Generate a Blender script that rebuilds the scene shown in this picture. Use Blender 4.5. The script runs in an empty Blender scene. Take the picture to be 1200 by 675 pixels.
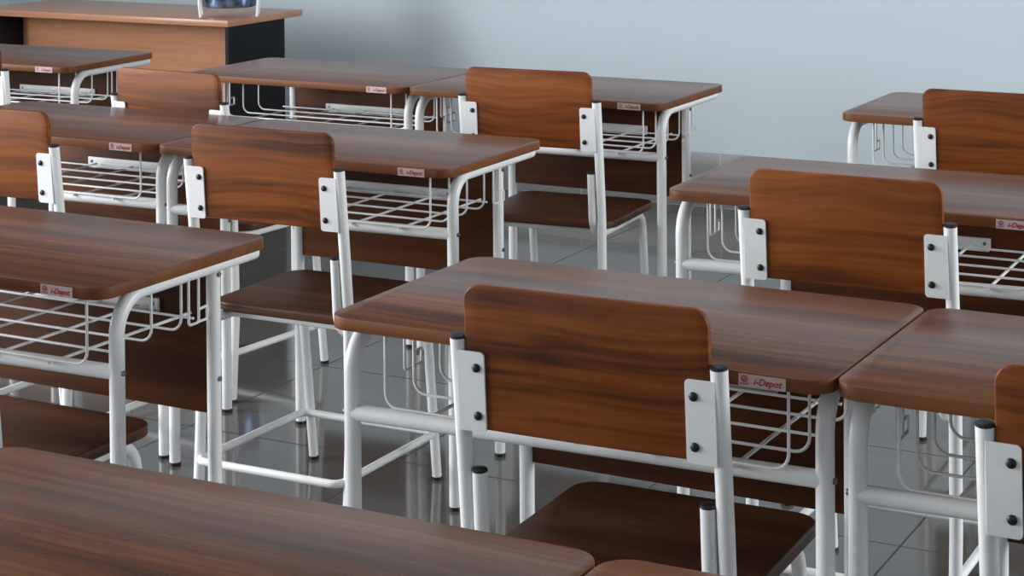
import bpy, bmesh, math, random
from mathutils import Vector, Matrix

SC = bpy.context.scene
COL = SC.collection
PI = math.pi

# ------------------------------------------------------------------ materials
def new_mat(name):
    m = bpy.data.materials.new(name); m.use_nodes = True
    nt = m.node_tree
    return m, nt, nt.nodes['Principled BSDF']

def lin(r, g, b):
    def f(v):
        v /= 255.0
        return v / 12.92 if v <= 0.04045 else ((v + 0.055) / 1.055) ** 2.4
    return (f(r), f(g), f(b), 1.0)

def plain(name, col, rough=0.5, metal=0.0, spec=0.5, noise=0.0, nscale=60.0, bump=0.0):
    m, nt, p = new_mat(name)
    p.inputs['Base Color'].default_value = col
    p.inputs['Roughness'].default_value = rough
    p.inputs['Metallic'].default_value = metal
    p.inputs['Specular IOR Level'].default_value = spec
    tc = nt.nodes.new('ShaderNodeTexCoord')
    n = nt.nodes.new('ShaderNodeTexNoise'); n.inputs['Scale'].default_value = nscale
    n.inputs['Detail'].default_value = 4
    nt.links.new(tc.outputs['Object'], n.inputs['Vector'])
    if noise:
        r = nt.nodes.new('ShaderNodeValToRGB')
        r.color_ramp.elements[0].position = 0.3; r.color_ramp.elements[1].position = 0.7
        r.color_ramp.elements[0].color = tuple(c * (1 - noise) for c in col[:3]) + (1,)
        r.color_ramp.elements[1].color = tuple(min(1, c * (1 + noise)) for c in col[:3]) + (1,)
        nt.links.new(n.outputs['Fac'], r.inputs['Fac'])
        nt.links.new(r.outputs['Color'], p.inputs['Base Color'])
    if bump:
        b = nt.nodes.new('ShaderNodeBump'); b.inputs['Strength'].default_value = bump
        b.inputs['Distance'].default_value = 0.002
        nt.links.new(n.outputs['Fac'], b.inputs['Height'])
        nt.links.new(b.outputs['Normal'], p.inputs['Normal'])
    return m

def wood(name, dark, mid, light, rough, spec, xs=0.55, ys=17.0, zs=17.0, fine=0.35, warp=0.02):
    """laminate with long streaks along the local x axis; every object gets its own stretch of grain"""
    m, nt, p = new_mat(name)
    N, Lk = nt.nodes.new, nt.links.new
    tc = N('ShaderNodeTexCoord'); oi = N('ShaderNodeObjectInfo')
    off = N('ShaderNodeVectorMath'); off.operation = 'MULTIPLY'
    cmb = N('ShaderNodeCombineXYZ')
    Lk(oi.outputs['Random'], cmb.inputs[0]); Lk(oi.outputs['Random'], cmb.inputs[1]); Lk(oi.outputs['Random'], cmb.inputs[2])
    Lk(cmb.outputs[0], off.inputs[0]); off.inputs[1].default_value = (31.0, 17.0, 23.0)
    add = N('ShaderNodeVectorMath'); add.operation = 'ADD'
    Lk(tc.outputs['Object'], add.inputs[0]); Lk(off.outputs[0], add.inputs[1])
    # slow waviness of the grain
    wn = N('ShaderNodeTexNoise'); wn.inputs['Scale'].default_value = 3.2; wn.inputs['Detail'].default_value = 1
    Lk(add.outputs[0], wn.inputs['Vector'])
    ws = N('ShaderNodeVectorMath'); ws.operation = 'SCALE'; ws.inputs['Scale'].default_value = warp * 2
    Lk(wn.outputs['Color'], ws.inputs[0])
    add2 = N('ShaderNodeVectorMath'); add2.operation = 'ADD'
    Lk(add.outputs[0], add2.inputs[0]); Lk(ws.outputs[0], add2.inputs[1])
    mp = N('ShaderNodeMapping'); mp.inputs['Scale'].default_value = (xs, ys, zs)
    Lk(add2.outputs[0], mp.inputs['Vector'])
    n1 = N('ShaderNodeTexNoise'); n1.inputs['Scale'].default_value = 1.0; n1.inputs['Detail'].default_value = 3
    n1.inputs['Roughness'].default_value = 0.55
    Lk(mp.outputs[0], n1.inputs['Vector'])
    mp2 = N('ShaderNodeMapping'); mp2.inputs['Scale'].default_value = (xs * 4, ys * 6, zs * 6)
    Lk(add2.outputs[0], mp2.inputs['Vector'])
    n2 = N('ShaderNodeTexNoise'); n2.inputs['Scale'].default_value = 1.0; n2.inputs['Detail'].default_value = 4
    Lk(mp2.outputs[0], n2.inputs['Vector'])
    mx = N('ShaderNodeMix'); mx.data_type = 'FLOAT'; mx.inputs[0].default_value = fine
    Lk(n1.outputs['Fac'], mx.inputs[2]); Lk(n2.outputs['Fac'], mx.inputs[3])
    r = N('ShaderNodeValToRGB'); e = r.color_ramp.elements
    e[0].position = 0.36; e[0].color = dark
    e[1].position = 0.66; e[1].color = light
    k = e.new(0.50); k.color = mid
    Lk(mx.outputs[0], r.inputs['Fac']); Lk(r.outputs['Color'], p.inputs['Base Color'])
    p.inputs['Roughness'].default_value = rough
    p.inputs['Specular IOR Level'].default_value = spec
    b = N('ShaderNodeBump'); b.inputs['Strength'].default_value = 0.08; b.inputs['Distance'].default_value = 0.001
    Lk(n2.outputs['Fac'], b.inputs['Height']); Lk(b.outputs['Normal'], p.inputs['Normal'])
    return m

M = {}
M['top'] = wood('walnut_desk_laminate', lin(68, 35, 15), lin(102, 57, 27), lin(130, 80, 44), 0.27, 0.34, xs=0.4, ys=20, zs=20, fine=0.3)
M['edge'] = wood('walnut_edge_band', lin(96, 56, 29), lin(112, 67, 35), lin(126, 79, 45), 0.5, 0.22, xs=0.4, ys=6, zs=20)
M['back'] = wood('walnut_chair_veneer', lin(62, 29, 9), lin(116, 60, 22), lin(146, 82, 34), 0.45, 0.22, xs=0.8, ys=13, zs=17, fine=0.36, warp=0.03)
M['seat'] = wood('walnut_seat_veneer_shaded', lin(56, 31, 16), lin(78, 46, 26), lin(98, 60, 35), 0.42, 0.25, xs=0.9, ys=13, zs=15)  # same wood as the backrests, with the shade on the seats mixed in
M['panel'] = wood('walnut_modesty_board', lin(56, 28, 12), lin(78, 42, 19), lin(96, 54, 26), 0.5, 0.15, xs=0.8, ys=10, zs=10)
M['white'] = plain('white_powder_coat', lin(240, 240, 240), 0.32, 0, 0.5, 0.02, 40, 0.03)
M['plate'] = plain('white_plate_paint', lin(236, 236, 235), 0.42, 0, 0.5, 0.02, 30, 0.05)
M['black'] = plain('black_plastic_cap', lin(26, 26, 27), 0.45, 0, 0.5, 0.1, 80)
M['steel'] = plain('zinc_bolt', lin(130, 130, 132), 0.35, 0.9, 0.5, 0.1, 120)
M['label'] = plain('white_label_vinyl', lin(196, 180, 174), 0.4, 0, 0.5, 0.03, 200)
M['red'] = plain('red_label_print', lin(172, 28, 48), 0.5, 0, 0.4, 0.05, 300)
M['pink'] = plain('faded_red_emblem_print', lin(170, 70, 90), 0.5, 0, 0.4, 0.05, 300)
M['orange'] = wood('beech_front_board', lin(170, 116, 82), lin(182, 126, 90), lin(192, 136, 98), 0.5, 0.3, xs=0.6, ys=9, zs=9, fine=0.5)
M['teach'] = wood('beech_worktop', lin(176, 124, 94), lin(188, 134, 102), lin(198, 144, 110), 0.3, 0.5, xs=0.6, ys=12, zs=12, fine=0.5)
M['ebony'] = plain('black_side_board', lin(18, 19, 21), 0.6, 0, 0.2, 0.08, 30)
M['foil'] = plain('blue_foil_painted_highlights', lin(112, 130, 162), 0.2, 0.7, 0.8, 0.8, 30, 0.9)  # strong light and dark noise paints highlights into the blue

def wall_paint(name, col):
    return plain(name, col, 0.75, 0, 0.25, 0.012, 3.0, 0.03)
M['wall'] = wall_paint('pale_blue_grey_paint', lin(201, 212, 219))
M['ceil'] = wall_paint('darkened_ceiling_paint', lin(140, 140, 138))  # unseen ceiling, greyed so the desktops mirror less brightness

def tiles(name, col, grout, size, offx, offy, rough, wall=False, spec=0.5):
    m, nt, p = new_mat(name)
    N, Lk = nt.nodes.new, nt.links.new
    tc = N('ShaderNodeTexCoord')
    mp = N('ShaderNodeMapping'); mp.inputs['Location'].default_value = (offx, offy, 0)
    if wall: mp.inputs['Rotation'].default_value = (PI / 2, 0, 0)
    Lk(tc.outputs['Object'], mp.inputs['Vector'])
    br = N('ShaderNodeTexBrick')
    br.offset = 0.0; br.squash = 1.0
    br.inputs['Scale'].default_value = 1.0
    br.inputs['Brick Width'].default_value = size; br.inputs['Row Height'].default_value = size
    br.inputs['Mortar Size'].default_value = 0.0025; br.inputs['Mortar Smooth'].default_value = 0.2
    br.inputs['Color1'].default_value = col
    br.inputs['Color2'].default_value = tuple(c * 0.95 for c in col[:3]) + (1,)
    br.inputs['Mortar'].default_value = grout
    Lk(mp.outputs[0], br.inputs['Vector'])
    n = N('ShaderNodeTexNoise'); n.inputs['Scale'].default_value = 5.0; n.inputs['Detail'].default_value = 5
    Lk(tc.outputs['Object'], n.inputs['Vector'])
    mx = N('ShaderNodeMix'); mx.data_type = 'RGBA'; mx.blend_type = 'OVERLAY'; mx.inputs[0].default_value = 0.12
    Lk(br.outputs['Color'], mx.inputs[6]); Lk(n.outputs['Color'], mx.inputs[7])
    Lk(mx.outputs[2], p.inputs['Base Color'])
    p.inputs['Specular IOR Level'].default_value = spec
    rr = N('ShaderNodeMapRange'); rr.inputs[3].default_value = rough; rr.inputs[4].default_value = 0.6
    Lk(br.outputs['Fac'], rr.inputs[0]); Lk(rr.outputs[0], p.inputs['Roughness'])
    b = N('ShaderNodeBump'); b.inputs['Strength'].default_value = 0.3; b.inputs['Distance'].default_value = 0.001; b.invert = True
    Lk(br.outputs['Fac'], b.inputs['Height']); Lk(b.outputs['Normal'], p.inputs['Normal'])
    return m
M['floor'] = tiles('glossy_grey_floor_tile', lin(92, 89, 86), lin(62, 60, 58), 0.6, 1.142, -3.841, 0.08)
M['dado'] = tiles('grey_skirting_tile', lin(128, 128, 127), lin(180, 183, 183), 0.6, 2.787, 0.0, 0.3, True)

# ------------------------------------------------------------------ mesh tools
def finish(name, bm, mats, parent=None, loc=None, ang=35):
    bmesh.ops.recalc_face_normals(bm, faces=bm.faces[:])
    me = bpy.data.meshes.new(name)
    bm.to_mesh(me); bm.free()
    for m in (mats if isinstance(mats, (list, tuple)) else [mats]): me.materials.append(m)
    for p in me.polygons: p.use_smooth = True
    me.set_sharp_from_angle(angle=math.radians(ang))
    o = bpy.data.objects.new(name, me); COL.objects.link(o)
    if parent: o.parent = parent
    if loc: o.location = loc
    return o

def box(bm, x0, x1, y0, y1, z0, z1, bev=0.0):
    vs = [bm.verts.new((x, y, z)) for x in (x0, x1) for y in (y0, y1) for z in (z0, z1)]
    fs = [(0, 1, 3, 2), (4, 6, 7, 5), (0, 4, 5, 1), (2, 3, 7, 6), (0, 2, 6, 4), (1, 5, 7, 3)]
    faces = [bm.faces.new([vs[i] for i in f]) for f in fs]
    if bev:
        es = list({e for f in faces for e in f.edges})
        bmesh.ops.bevel(bm, geom=es, offset=bev, segments=2, profile=0.5, affect='EDGES')

def rrect(x0, x1, y0, y1, rads, n=8):
    """outline of a rectangle with its own radius at each corner (x0y0, x1y0, x1y1, x0y1)"""
    pts = []
    cs = [(x0, y0, 1, 1, PI), (x1, y0, -1, 1, 1.5 * PI), (x1, y1, -1, -1, 0), (x0, y1, 1, -1, 0.5 * PI)]
    for (cx, cy, sx, sy, a0), r in zip(cs, rads):
        if r < 1e-5: pts.append((cx, cy)); continue
        for i in range(n + 1):
            a = a0 + 0.5 * PI * i / n
            pts.append((cx + sx * r + r * math.cos(a), cy + sy * r + r * math.sin(a)))
    return pts

def prism(bm, pts, w0, w1, axis='z', bev=0.0, warp=None, seg=2):
    """extrude an outline between w0 and w1; rounded rims; warp(x,y,z) may bend the result"""
    def put(a, b, w):
        v = {'z': (a, b, w), 'y': (a, w, b), 'x': (w, a, b)}[axis]
        return warp(*v) if warp else v
    cx = sum(p[0] for p in pts) / len(pts); cy = sum(p[1] for p in pts) / len(pts)
    n = len(pts)
    def inset(d):
        out = []
        for i in range(n):
            ax, ay = pts[i - 1]; bx, by = pts[i]; qx, qy = pts[(i + 1) % n]
            tx, ty = qx - ax, qy - ay; l = math.hypot(tx, ty) or 1
            out.append((bx - ty / l * d, by + tx / l * d))
        return out
    rings = []
    if bev:
        for i in range(seg + 1):
            a = 0.5 * PI * i / seg
            rings.append((inset(bev * (1 - math.sin(a))), w0 + bev * (1 - math.cos(a))))
        for i in range(seg, -1, -1):
            a = 0.5 * PI * i / seg
            rings.append((inset(bev * (1 - math.sin(a))), w1 - bev * (1 - math.cos(a))))
    else:
        rings = [(pts, w0), (pts, w1)]
    vr = [[bm.verts.new(put(a, b, w)) for a, b in ring] for ring, w in rings]
    for r0, r1 in zip(vr[:-1], vr[1:]):
        for i in range(n):
            bm.faces.new([r0[i], r0[(i + 1) % n], r1[(i + 1) % n], r1[i]])
    return vr

def cap(bm, ring): bm.faces.new(ring)

def solid(bm, pts, w0, w1, axis='z', bev=0.0, seg=2):
    vr = prism(bm, pts, w0, w1, axis, bev, None, seg)
    cap(bm, vr[0]); cap(bm, vr[-1])

def fillet(path, rads, n=7, closed=False):
    """round the corners of a 3-D polyline"""
    P = [Vector(p) for p in path]; out = []
    N = len(P)
    for i in range(N):
        r = rads[i] if isinstance(rads, (list, tuple)) else rads
        if (not closed and i in (0, N - 1)) or r <= 0: out.append(P[i]); continue
        a = (P[i - 1] - P[i]).normalized(); b = (P[(i + 1) % N] - P[i]).normalized()
        ang = a.angle(b)
        if ang > PI - 1e-3: out.append(P[i]); continue
        d = r / math.tan(ang / 2)
        c = P[i] + (a + b).normalized() * (r / math.sin(ang / 2))
        s = P[i] + a * d - c; e = P[i] + b * d - c
        tot = s.angle(e); ax = s.cross(e).normalized()
        for k in range(n + 1):
            out.append(c + Matrix.Rotation(tot * k / n, 3, ax) @ s)
    return out

def tube(bm, path, r, rads=0.0, seg=12, closed=False, caps=True, n=7):
    P = fillet(path, rads, n, closed)
    Q = [P[0]]
    for p in P[1:]:
        if (p - Q[-1]).length > 1e-5: Q.append(p)
    P = Q; N = len(P)
    T = []
    for i in range(N):
        if closed: t = P[(i + 1) % N] - P[i - 1]
        else: t = P[min(i + 1, N - 1)] - P[max(i - 1, 0)]
        T.append(t.normalized())
    u = T[0].orthogonal().normalized(); rings = []
    for i in range(N):
        if i: u = (T[i - 1].rotation_difference(T[i]) @ u)
        u = (u - T[i] * u.dot(T[i])).normalized()
        v = T[i].cross(u)
        rings.append([bm.verts.new(P[i] + (u * math.cos(2 * PI * k / seg) + v * math.sin(2 * PI * k / seg)) * r) for k in range(seg)])
    pairs = list(zip(rings[:-1], rings[1:]))
    for a, b in pairs:
        for k in range(seg): bm.faces.new([a[k], a[(k + 1) % seg], b[(k + 1) % seg], b[k]])
    if closed:
        a, b = rings[-1], rings[0]
        best = min(range(seg), key=lambda s: sum((a[k].co - b[(k + s) % seg].co).length for k in range(seg)))
        for k in range(seg): bm.faces.new([a[k], a[(k + 1) % seg], b[(k + 1 + best) % seg], b[(k + best) % seg]])
    elif caps:
        bm.faces.new(list(reversed(rings[0]))); bm.faces.new(rings[-1])

def disc(bm, c, axis, r, h, seg=14, dome=0.0):
    """short rounded stud: bolt heads, caps"""
    c = Vector(c); a = Vector(axis).normalized()
    u = a.orthogonal().normalized(); v = a.cross(u)
    prof = [(r, 0), (r, h * 0.6), (r * 0.86, h * 0.9), (r * 0.5, h + dome), ]
    rings = [[bm.verts.new(c + a * z + (u * math.cos(2 * PI * k / seg) + v * math.sin(2 * PI * k / seg)) * q) for k in range(seg)] for q, z in prof]
    for p, q in zip(rings[:-1], rings[1:]):
        for k in range(seg): bm.faces.new([p[k], p[(k + 1) % seg], q[(k + 1) % seg], q[k]])
    bm.faces.new(list(reversed(rings[0]))); bm.faces.new(rings[-1])

def part(name, fn, mat, parent, label=None, ang=35):
    bm = bmesh.new(); fn(bm)
    o = finish(name, bm, mat, parent, None, ang)
    if label: o['label'] = label
    return o

def empty(name, loc, rz, label, cat, group=None):
    o = bpy.data.objects.new(name, None); COL.objects.link(o)
    o.empty_display_size = 0.1
    o.location = loc; o.rotation_euler = (0, 0, rz)
    o['label'] = label; o['category'] = cat
    if group: o['group'] = group
    return o

def copy_thing(src, loc, rz, label):
    r = src.copy(); COL.objects.link(r)
    r.location = loc; r.rotation_euler = (0, 0, rz); r['label'] = label
    for ch in src.children:
        c = ch.copy(); COL.objects.link(c); c.parent = r
        for g in ch.children:
            d = g.copy(); COL.objects.link(d); d.parent = c
    return r

# ------------------------------------------------------------------ the student desk
W, D, H = 0.781, 0.457, 0.75          # top width, depth, height
TH = 0.0195
HX, HY = W / 2, D / 2                 # local origin: middle of the footprint
def T(x, y, z): return (x - HX, y - HY, z)
LX, LY = 0.022, 0.040                 # user-side legs
RX, RY = 0.751, 0.072
FLX, FRX, FY = 0.106, 0.667, 0.436    # far legs
RR = 0.0128
RAILZ = H - TH - RR + 0.001

def make_desk(label):
    t = empty('student_desk', (0, 0, 0), 0, label, 'desk', 'student desks in rows')
    def top(bm): solid(bm, rrect(-HX, HX, -HY, HY, (0.036,) * 4, 8), H - TH, H, 'z', 0.0016, 2)
    dt = part('desktop', top, [M['top'], M['edge']], t)
    for f in dt.data.polygons:
        if abs(f.normal.z) < 0.5: f.material_index = 1
    def foot(l, x, y):
        part('foot_cap', lambda bm: tube(bm, [T(x, y, 0.0), T(x, y, 0.008)], RR + 0.0008), M['black'], l, 'black plastic foot cap')
    # user-side legs: bent tubes that run on as rails under the ends of the top
    l = part('leg', lambda bm: tube(bm, [T(LX, LY, 0.006), T(LX, LY, RAILZ), T(LX + 0.004, D - 0.012, RAILZ)], RR, [0, 0.062, 0], 14, n=10), M['white'], t); foot(l, LX, LY)
    l = part('leg', lambda bm: tube(bm, [T(RX, RY, 0.006), T(RX, RY, RAILZ), T(RX - 0.006, D - 0.004, RAILZ)], RR, [0, 0.062, 0], 14, n=10), M['white'], t); foot(l, RX, RY)
    l = part('leg', lambda bm: tube(bm, [T(FLX, FY, 0.006), T(FLX, FY, RAILZ - 0.002)], RR), M['white'], t); foot(l, FLX, FY)
    l = part('leg', lambda bm: tube(bm, [T(FRX, FY, 0.006), T(FRX, FY, RAILZ - 0.006)], RR), M['white'], t); foot(l, FRX, FY)
    # rail under the top at the far side
    part('top_rail', lambda bm: tube(bm, [T(LX + 0.002, FY, RAILZ), T(RX - 0.005, FY, RAILZ)], 0.0105), M['white'], t)
    def bar(bm):
        yl, yr = LY, RY
        tube(bm, [T(LX, LY, 0.598), T(RX, RY, 0.598)], 0.0125)
    part('crossbar', bar, M['white'], t)
    # modesty board between the far legs
    part('modesty_panel', lambda bm: box(bm, FLX + 0.012 - HX, FRX - 0.012 - HX, FY - 0.004 - HY, FY + 0.011 - HY, 0.422, 0.712, 0.0015), M['panel'], t)
    def strip(bm):
        box(bm, 0.235 - HX, 0.550 - HX, FY - 0.012 - HY, FY - 0.005 - HY, 0.598, 0.620, 0.0012)
        box(bm, 0.235 - HX, 0.550 - HX, FY - 0.026 - HY, FY - 0.005 - HY, 0.5955, 0.598, 0.0006)
    s = part('basket_bracket', strip, M['white'], t)
    for x in (0.247, 0.538):
        part('bolt', lambda bm: disc(bm, T(x, FY - 0.012, 0.609), (0, -1, 0), 0.0038, 0.002), M['steel'], s)
    # wire shelf under the top
    def basket(bm):
        xl, xr, zb, zt = 0.074, 0.708, 0.6095, H - TH - 0.002
        for i, y in enumerate((0.050, 0.132, 0.212, 0.292)):
            tube(bm, [T(xl, y, zt), T(xl, y, zb), T(xr, y, zb), T(xr, y, zt)], 0.0024, 0.022, 8, n=5)
        for x in (0.150, 0.270, 0.390, 0.510, 0.630):
            tube(bm, [T(x, 0.042, zb - 0.005), T(x, 0.418, zb - 0.005)], 0.0029, 0, 8)
        tube(bm, [T(0.11, 0.372, zb - 0.0002), T(0.672, 0.372, zb - 0.0002)], 0.0024, 0, 8)
    part('wire_basket', basket, M['white'], t)
    def hook(x, y0, s):
        def f(bm):
            zt = H - TH - 0.002; zb = 0.630
            y1 = y0 + (0.027 if s > 0 else 0.040)
            tube(bm, [T(x, y0, zt), T(x, y0, zb), T(x, y1, zb), T(x, y1, zt)], 0.0024, 0.005, 8, n=4)
            if s > 0:
                tube(bm, [T(x, y1, zb + 0.022), T(x, y1 + 0.023, zb + 0.024), T(x, y1 + 0.023, zb + 0.001), T(x, y1, zb + 0.001)], 0.0024, 0.004, 8, n=4)
            else:
                tube(bm, [T(x + 0.003, y0, zb + 0.034), T(x + 0.003, y0 + 0.011, zb + 0.034), T(x + 0.003, y0 + 0.013, zb + 0.004), T(x + 0.003, y0 + 0.02, zb + 0.001)], 0.0022, 0.004, 8, n=4)
        return f
    part('bag_hook', hook(0.748, 0.262, 1), M['white'], t)
    part('bag_hook', hook(0.034, 0.170, 1), M['white'], t)
    # bolts on the outside of the frame
    for x, y, z, a in ((RX + RR - 0.001, RY, 0.598, 1), (FRX + RR - 0.001, FY, 0.675, 1), (FRX + RR - 0.001, FY, 0.487, 1), (LX - RR + 0.001, LY, 0.598, -1), (FLX - RR + 0.001, FY, 0.675, -1), (FLX - RR + 0.001, FY, 0.487, -1)):
        part('bolt', lambda bm: disc(bm, T(x, y, z), (a, 0, 0), 0.0048, 0.004), M['steel'], t)
    # maker's label on the user-side edge
    lb = part('maker_label', lambda bm: box(bm, 0.657 - HX, 0.723 - HX, -0.0008 - HY, 0.0006 - HY, 0.7305, 0.7475, 0.0), M['label'], t, 'white label with red print')
    part('emblem', emblem_mesh, M['pink'], lb, 'faded red emblem')
    part('lettering', letter_mesh, M['red'], lb, 'red slanted lettering')
    return t

def emblem_mesh(bm):
    y = -0.0008 - HY
    def tri(pts):
        f = bm.faces.new([bm.verts.new((a - HX, y - 0.0001, b)) for a, b in pts])
        r = bmesh.ops.extrude_face_region(bm, geom=[f])
        bmesh.ops.translate(bm, vec=(0, -0.0003, 0), verts=[v for v in r['geom'] if isinstance(v, bmesh.types.BMVert)])
    c = (0.6655, 0.7395)
    ring = [(c[0] + 0.0048 * math.cos(a * PI / 9), c[1] + 0.0015 + 0.0045 * math.sin(a * PI / 9)) for a in range(18)]
    inner = [(c[0] + 0.0030 * math.cos(a * PI / 9), c[1] + 0.0015 + 0.0028 * math.sin(a * PI / 9)) for a in range(18)]
    for i in range(18):
        j = (i + 1) % 18
        tri([ring[i], ring[j], inner[j], inner[i]])
    tri([(c[0] - 0.0018, c[1] - 0.0005), (c[0] + 0.0018, c[1] - 0.0005), (c[0], c[1] + 0.0036)])
    tri([(c[0] - 0.0062, c[1] - 0.0058), (c[0] + 0.0062, c[1] - 0.0058), (c[0] + 0.0062, c[1] - 0.0042), (c[0] - 0.0062, c[1] - 0.0042)])

def letter_mesh(bm):
    cu = bpy.data.curves.new('lettering_curve', 'FONT')
    cu.body = 'i-Depot'; cu.size = 0.0150; cu.shear = 0.3; cu.extrude = 0.0002; cu.offset = 0.0003
    cu.align_x = 'CENTER'; cu.resolution_u = 3
    o = bpy.data.objects.new('lettering_curve', cu); COL.objects.link(o)
    dg = bpy.context.evaluated_depsgraph_get(); dg.update()
    me = bpy.data.meshes.new_from_object(o.evaluated_get(dg))
    bm.from_mesh(me)
    bpy.data.objects.remove(o); bpy.data.meshes.remove(me); bpy.data.curves.remove(cu)
    xs = [v.co.x for v in bm.verts]; w = max(xs) - min(xs); cx = (max(xs) + min(xs)) / 2
    k = 0.040 / w
    for v in bm.verts:
        x, y, z = (v.co.x - cx) * k, v.co.y * 0.86, v.co.z
        v.co = (0.6985 + x - HX, -0.0008 - HY - 0.0002 - z, 0.7345 + y)

# ------------------------------------------------------------------ the student chair
def make_chair(label):
    t = empty('school_chair', (0, 0, 0), 0, label, 'chair', 'school chairs at the desks')
    ru = 0.0118
    for s in (-1, 1):
        x = s * 0.190
        path = [(x, 0.000, 0.005), (x, 0.016, 0.22), (x, 0.012, 0.47), (x, 0.000, 0.60), (x, -0.019, 0.774)]
        l = part('rear_leg', lambda bm: tube(bm, path, ru, [0, 0.6, 0.5, 0.6, 0], 14, n=5), M['white'], t)
        def ec(bm):
            a = Vector((0, -0.109, 0.994))
            disc(bm, Vector((x, -0.0187, 0.7725)), a, ru + 0.0003, 0.0045, 16, 0.0004)
        part('end_cap', ec, M['black'], l, 'black plastic end cap')
        part('foot_cap', lambda bm: tube(bm, [(x, 0, 0), (x, 0, 0.008)], ru + 0.0007), M['black'], l, 'black plastic foot cap')
        xf = s * 0.1675; xb = s * 0.166
        pf = [(xb, 0.418, 0.005), (xb, 0.372, 0.417), (xf, 0.010, 0.417), (xf, -0.001, 0.586)]
        f = part('front_leg', lambda bm: tube(bm, pf, 0.0110, [0, 0.05, 0.06, 0], 14, n=9), M['white'], t)
        part('end_cap', lambda bm: disc(bm, (xf, -0.001, 0.5845), (0, -0.06, 1), 0.0113, 0.0045, 16, 0.0004), M['black'], f, 'black plastic end cap')
        part('foot_cap', lambda bm: tube(bm, [(xb, 0.4187, 0), (xb, 0.418, 0.008)], 0.0117), M['black'], f, 'black plastic foot cap')
        # bracket plate with two bolts, on the rear face of the backrest
        def pl(bm):
            a, b = (s * 0.146, s * 0.188)
            x0, x1 = min(a, b), max(a, b)
            r = (0.006, 0.001, 0.001, 0.006) if s > 0 else (0.001, 0.006, 0.006, 0.001)
            vr = prism(bm, rrect(x0, x1, 0.645, 0.757, r, 4), -0.0250, -0.0215, 'y', 0.0004, lambda X, Y, Z: (X, Y - (Z - 0.70) * 0.07, Z), 1)
            cap(bm, vr[0]); cap(bm, vr[-1])
        p = part('bracket_plate', pl, M['plate'], t)
        for z in (0.668, 0.735):
            part('bolt', lambda bm: disc(bm, (s * 0.158, -0.0249 - (z - 0.70) * 0.07, z), (0, -1, 0), 0.0062, 0.003, 14, 0.001), M['black'], p, 'black bolt head')
    def warp(x, y, z):
        sag = 0.006 * ((x / 0.178) ** 2 - 1)          # middle of the board sits further back
        return (x, y + sag * 0.6 - (z - 0.70) * 0.06, z)
    def back(bm):
        # board as a grid of strips so that it can be bent
        pts = rrect(-0.178, 0.178, 0.648, 0.849, (0.012, 0.012, 0.024, 0.024), 7)
        dense = []
        for i in range(len(pts)):
            a, b = pts[i], pts[(i + 1) % len(pts)]
            n = max(1, int(abs(b[0] - a[0]) / 0.03))
            for k in range(n): dense.append((a[0] + (b[0] - a[0]) * k / n, a[1] + (b[1] - a[1]) * k / n))
        vr = prism(bm, dense, -0.0195, -0.0065, 'y', 0.003, warp, 3)
        for ring in (vr[0], vr[-1]):
            f = bm.faces.new(ring)
            bmesh.ops.triangulate(bm, faces=[f])
    part('backrest', back, M['back'], t, ang=50)
    def seat(bm):
        pts = rrect(-0.198, 0.198, 0.055, 0.402, (0.055, 0.055, 0.045, 0.045), 8)
        solid(bm, pts, 0.4285, 0.449, 'z', 0.005, 3)
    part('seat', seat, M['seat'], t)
    for y in (0.085, 0.345):
        part('seat_rail', lambda bm: tube(bm, [(-0.167, y, 0.420), (0.167, y, 0.420)], 0.0085), M['white'], t)
    part('stretcher', lambda bm: tube(bm, [(-0.180, -0.016, 0.12), (0.180, -0.016, 0.12), (0.178, 0.394, 0.115), (-0.178, 0.394, 0.115)], 0.0085, 0.022, 12, True), M['white'], t)
    return t

# ------------------------------------------------------------------ placing desks
def desk_loc(x, y, a):
    ca, sa = math.cos(a), math.sin(a)
    return (x + HX * ca - HY * sa, y + HX * sa + HY * ca, 0)

def beside(p, n):                      # a desk pushed against the side of another
    x, y, a = p; w = (W + 0.004) * n
    return (x + w * math.cos(a), y + w * math.sin(a), a)

P1 = (-1.586, 2.398, -0.010); P6 = (-2.812, 3.546, 0.002); P8 = (-2.799, 4.650, -0.006)
P11 = (-1.590, 1.266, 0.003)
desks = [
    (P1, 'walnut desk in the middle of the photo, the nearest complete desk, left end free'),
    (beside(P1, 1), 'walnut desk at the right edge, butted against the right end of the middle desk'),
    (P11, 'nearest walnut desktop, filling the bottom left corner of the photo'),
    (beside(P11, 1), 'walnut desktop corner just peeping in at the bottom edge, right of the nearest desktop'),
    ((-2.771, 2.385, -0.012), 'walnut desk at the left edge with wire shelf and bent white leg fully in view'),
    (P6, 'aisle-side walnut desk of the joined pair directly behind the left edge desk'),
    (beside(P6, -1), 'left-hand walnut desk of the joined pair behind the left edge desk, cut by photo edge'),
    ((-1.530, 3.536, 0.020), 'walnut desk on the right directly behind the middle desk, hook under its free left end'),
    (P8, 'aisle-end walnut desk of the farthest left row, standing before the bare pale wall'),
    (beside(P8, -1), 'far walnut desk with its shelf wires seen against the black side of the teacher desk'),
    ((-1.549, 4.689, -0.013), 'farthest walnut desk on the right, alone against the pale wall, mostly behind a chair'),
    ((-4.775, 4.597, 0.033), 'walnut desk at upper left in front of the teacher desk front board'),
]
proto = None
for p, lab in desks:
    if proto is None:
        proto = make_desk(lab); proto.location = desk_loc(*p); proto.rotation_euler = (0, 0, p[2])
    else:
        copy_thing(proto, desk_loc(*p), p[2], lab)

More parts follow.
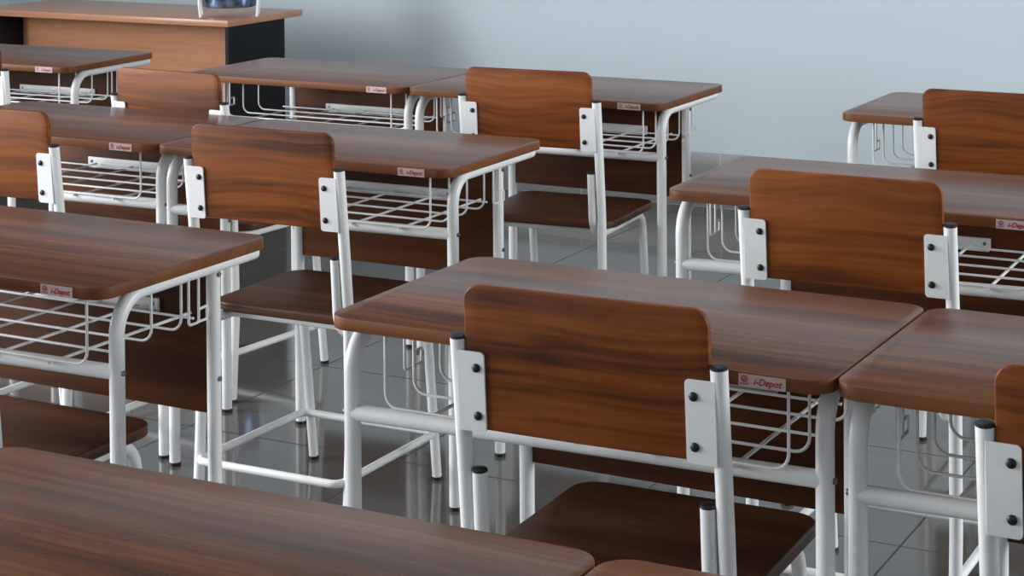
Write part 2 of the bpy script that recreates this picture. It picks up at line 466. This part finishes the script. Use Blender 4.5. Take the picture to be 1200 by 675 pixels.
chairs = [
    ((-1.116, 2.328, 0.023), 'nearest complete school chair, walnut backrest and dark seat in view at the middle desk'),
    ((-0.372, 2.250, 0.0), 'school chair cut off by the lower right edge, only its left bracket showing'),
    ((-1.088, 3.343, 0.010), 'school chair at the desk directly behind the middle desk, tall backrest right of centre'),
    ((-2.358, 3.354, 0.008), 'school chair left of centre with its whole seat and stretcher open to the aisle'),
    ((-2.311, 4.477, 0.062), 'school chair at the aisle-end desk of the farthest left row, seat seen under it'),
    ((-3.156, 4.067, -0.077), 'school chair set back from its desk, backrest in front of the teacher desk front board'),
    ((-1.108, 4.543, 0.001), 'farthest school chair on the right, backrest against the pale wall'),
    ((-3.102, 3.342, 0.0), 'school chair at the left edge in the second left row, half its backrest showing'),
    ((-4.178, 4.313, 0.25), 'school chair at the upper left edge, only a bracket and sliver of backrest showing'),
    ((-2.305, 2.262, 0.0), 'school chair tucked under the left edge desk, only its dark seat corner showing'),
]
proto = None
for (x, y, a), lab in chairs:
    if proto is None:
        proto = make_chair(lab); proto.location = (x, y, 0); proto.rotation_euler = (0, 0, a)
    else:
        copy_thing(proto, (x, y, 0), a, lab)

# ------------------------------------------------------------------ the teacher's desk
td = empty('teacher_desk', (-4.97, 6.2, 0), 0, 'long teacher desk with pale beech top, black sides and orange-brown front board', 'desk')
tx0, tx1, ty0, ty1 = -0.66, 0.605, -0.24, 0.262
part('worktop', lambda bm: box(bm, tx0, tx1, ty0, ty1, 0.735, 0.76, 0.002), M['teach'], td)
for x in (-0.560, 0.582):
    part('side_panel', lambda bm: box(bm, x, x + 0.016, ty0 + 0.012, 0.145, 0.0, 0.735, 0.0012), M['ebony'], td, 'black side panel')
part('front_panel', lambda bm: box(bm, -0.54, 0.577, ty0 + 0.150, ty0 + 0.168, 0.14, 0.735, 0.0), M['orange'], td, 'orange-brown front board')

# shiny container on white legs standing on it, cut by the top edge of the photo
st = empty('desk_container', (-4.485, 6.135, 0.76), math.radians(33), 'dark blue shiny container on white legs standing on the teacher desk', 'container')
def body(bm):
    n = 28
    prof = [(0.0, 0.034), (0.090, 0.033), (0.099, 0.036), (0.104, 0.046), (0.108, 0.100), (0.108, 0.150), (0.100, 0.170), (0.0, 0.174)]
    rings = []
    for r, z in prof:
        if r == 0: rings.append([bm.verts.new((0, 0, z))]); continue
        rings.append([bm.verts.new((1.0 * r * math.cos(2 * PI * k / n), 0.62 * r * math.sin(2 * PI * k / n), z)) for k in range(n)])
    for a, b in zip(rings[:-1], rings[1:]):
        for k in range(n):
            j = (k + 1) % n
            if len(a) == 1: bm.faces.new([a[0], b[k], b[j]])
            elif len(b) == 1: bm.faces.new([a[k], a[j], b[0]])
            else: bm.faces.new([a[k], a[j], b[j], b[k]])
part('container_body', body, M['foil'], st, 'dark blue glossy body')
for sx, sy in ((-1, -1), (1, -1), (1, 1), (-1, 1)):
    part('leg', lambda bm: tube(bm, [(sx * 0.108, sy * 0.050, 0.0), (sx * 0.113, sy * 0.056, 0.05), (sx * 0.110, sy * 0.055, 0.175)], 0.006, [0, 0.05, 0], 10), M['white'], st, 'white leg')
part('rim', lambda bm: tube(bm, [(sx * 0.110, sy * 0.055, 0.172) for sx, sy in ((-1, -1), (1, -1), (1, 1), (-1, 1))], 0.006, 0.02, 10, True), M['white'], st, 'white rim frame')

# ------------------------------------------------------------------ the room
def struct(name, fn, mat):
    o = part(name, fn, mat, None); o['kind'] = 'structure'
    return o
X0, X1, Y0, Y1, ZC = -6.4, 2.6, -2.2, 7.0, 3.1
struct('floor', lambda bm: box(bm, X0 - 0.1, X1 + 0.1, Y0 - 0.1, Y1 + 0.1, -0.1, 0.0), M['floor'])
struct('ceiling', lambda bm: box(bm, X0 - 0.1, X1 + 0.1, Y0 - 0.1, Y1 + 0.1, ZC, ZC + 0.1), M['ceil'])
struct('wall_back', lambda bm: box(bm, X0 - 0.1, X1 + 0.1, Y1, Y1 + 0.1, 0.0, ZC), M['wall'])
struct('wall_front', lambda bm: box(bm, X0 - 0.1, X1 + 0.1, Y0 - 0.1, Y0, 0.0, ZC), M['wall'])
struct('baseboard_back', lambda bm: box(bm, X0, X1, Y1 - 0.008, Y1, 0.0, 0.212, 0.001), M['dado'])
WIN = [(-1.4, 0.4), (1.1, 2.9), (3.6, 5.6)]        # invented openings along the unseen side walls, made for the lighting
def side_wall(x0, x1):
    def f(bm):
        box(bm, x0, x1, Y0, Y1, 0.0, 0.95); box(bm, x0, x1, Y0, Y1, 2.55, ZC)
        ys = [Y0] + [v for w in WIN for v in w] + [Y1]
        for a, b in zip(ys[0::2], ys[1::2]): box(bm, x0, x1, a, b, 0.95, 2.55)
    return f
struct('wall_right', side_wall(X1, X1 + 0.1), M['wall'])
struct('wall_left', side_wall(X0 - 0.1, X0), M['wall'])
k = 0
for side, x in (('r', X1 + 0.03), ('l', X0 - 0.07)):
    for a, b in WIN:
        k += 1
        def fr(bm):
            for y in (a, (a + b) / 2 - 0.025, b - 0.05): box(bm, x, x + 0.04, y, y + 0.05, 0.95, 2.55)
            for z in (0.95, 2.5): box(bm, x, x + 0.04, a, b, z, z + 0.05)
        struct('invented_window_%d' % k, fr, M['white'])  # unseen frames for the invented openings

# ------------------------------------------------------------------ light
w = bpy.data.worlds.new('sky'); SC.world = w; w.use_nodes = True
bg = w.node_tree.nodes['Background']
bg.inputs['Color'].default_value = (0.85, 0.93, 1.0, 1); bg.inputs['Strength'].default_value = 0.6

def area(name, loc, target, sx, sy, power, col):
    d = bpy.data.lights.new(name, 'AREA'); d.shape = 'RECTANGLE'; d.size = sx; d.size_y = sy
    d.energy = power; d.color = col
    o = bpy.data.objects.new(name, d); COL.objects.link(o)
    o.location = loc
    o.rotation_euler = (Vector(target) - Vector(loc)).to_track_quat('-Z', 'Y').to_euler()
    return o
PW_R = (1, 4, 132); PW_L = (170, 235, 9)
for i, (a, b) in enumerate(WIN):
    y = (a + b) / 2
    area('added_light_right', (X1 - 0.02, y, 1.75), (X1 - 1, y, 1.75), b - a, 1.6, PW_R[i], (0.95, 0.98, 1.0))  # invented light at the right openings, mainly brightens the back wall
    area('added_light_left', (X0 + 0.02, y, 1.75), (X0 + 1, y, 1.75), b - a, 1.6, PW_L[i], (0.96, 0.98, 1.0))  # invented light at the left openings, brightens camera-facing white parts
for x, y, p in ((-4.4, 3.4, 7), (-1.8, 3.6, 9)):
    area('added_light_overhead', (x, y, ZC - 0.03), (x, y, 0), 1.2, 0.3, p, (1.0, 0.98, 0.95))  # unseen overhead source, added to lift the room's brightness

# ------------------------------------------------------------------ camera
CZ = 1.4646
cam = bpy.data.cameras.new('camera'); co = bpy.data.objects.new('camera', cam); COL.objects.link(co)
F_PX, YAW, PITCH, ROLL, PPX, PPY = 2270.068, 0.48597, 0.020205, -0.007371, 599.395, -150.756
cy, sy, cp, sp = math.cos(YAW), math.sin(YAW), math.cos(PITCH), math.sin(PITCH)
Fw = Vector((-sy * cp, cy * cp, -sp)); R0 = Vector((cy, sy, 0)); U0 = R0.cross(Fw)
cr, sr = math.cos(ROLL), math.sin(ROLL)
R = cr * R0 + sr * U0; U = -sr * R0 + cr * U0
mw = Matrix(((R.x, U.x, -Fw.x, 0), (R.y, U.y, -Fw.y, 0), (R.z, U.z, -Fw.z, CZ), (0, 0, 0, 1)))
co.matrix_world = mw
cam.sensor_width = 36.0; cam.lens = F_PX / 1200 * 36.0
cam.shift_x = (600 - PPX) / 1200; cam.shift_y = (PPY - 337.5) / 1200
cam.clip_start = 0.05
SC.camera = co

vs = SC.view_settings
vs.view_transform = 'Standard'; vs.look = 'None'; vs.gamma = 1.0; vs.use_curve_mapping = False
vs.exposure = 0.1
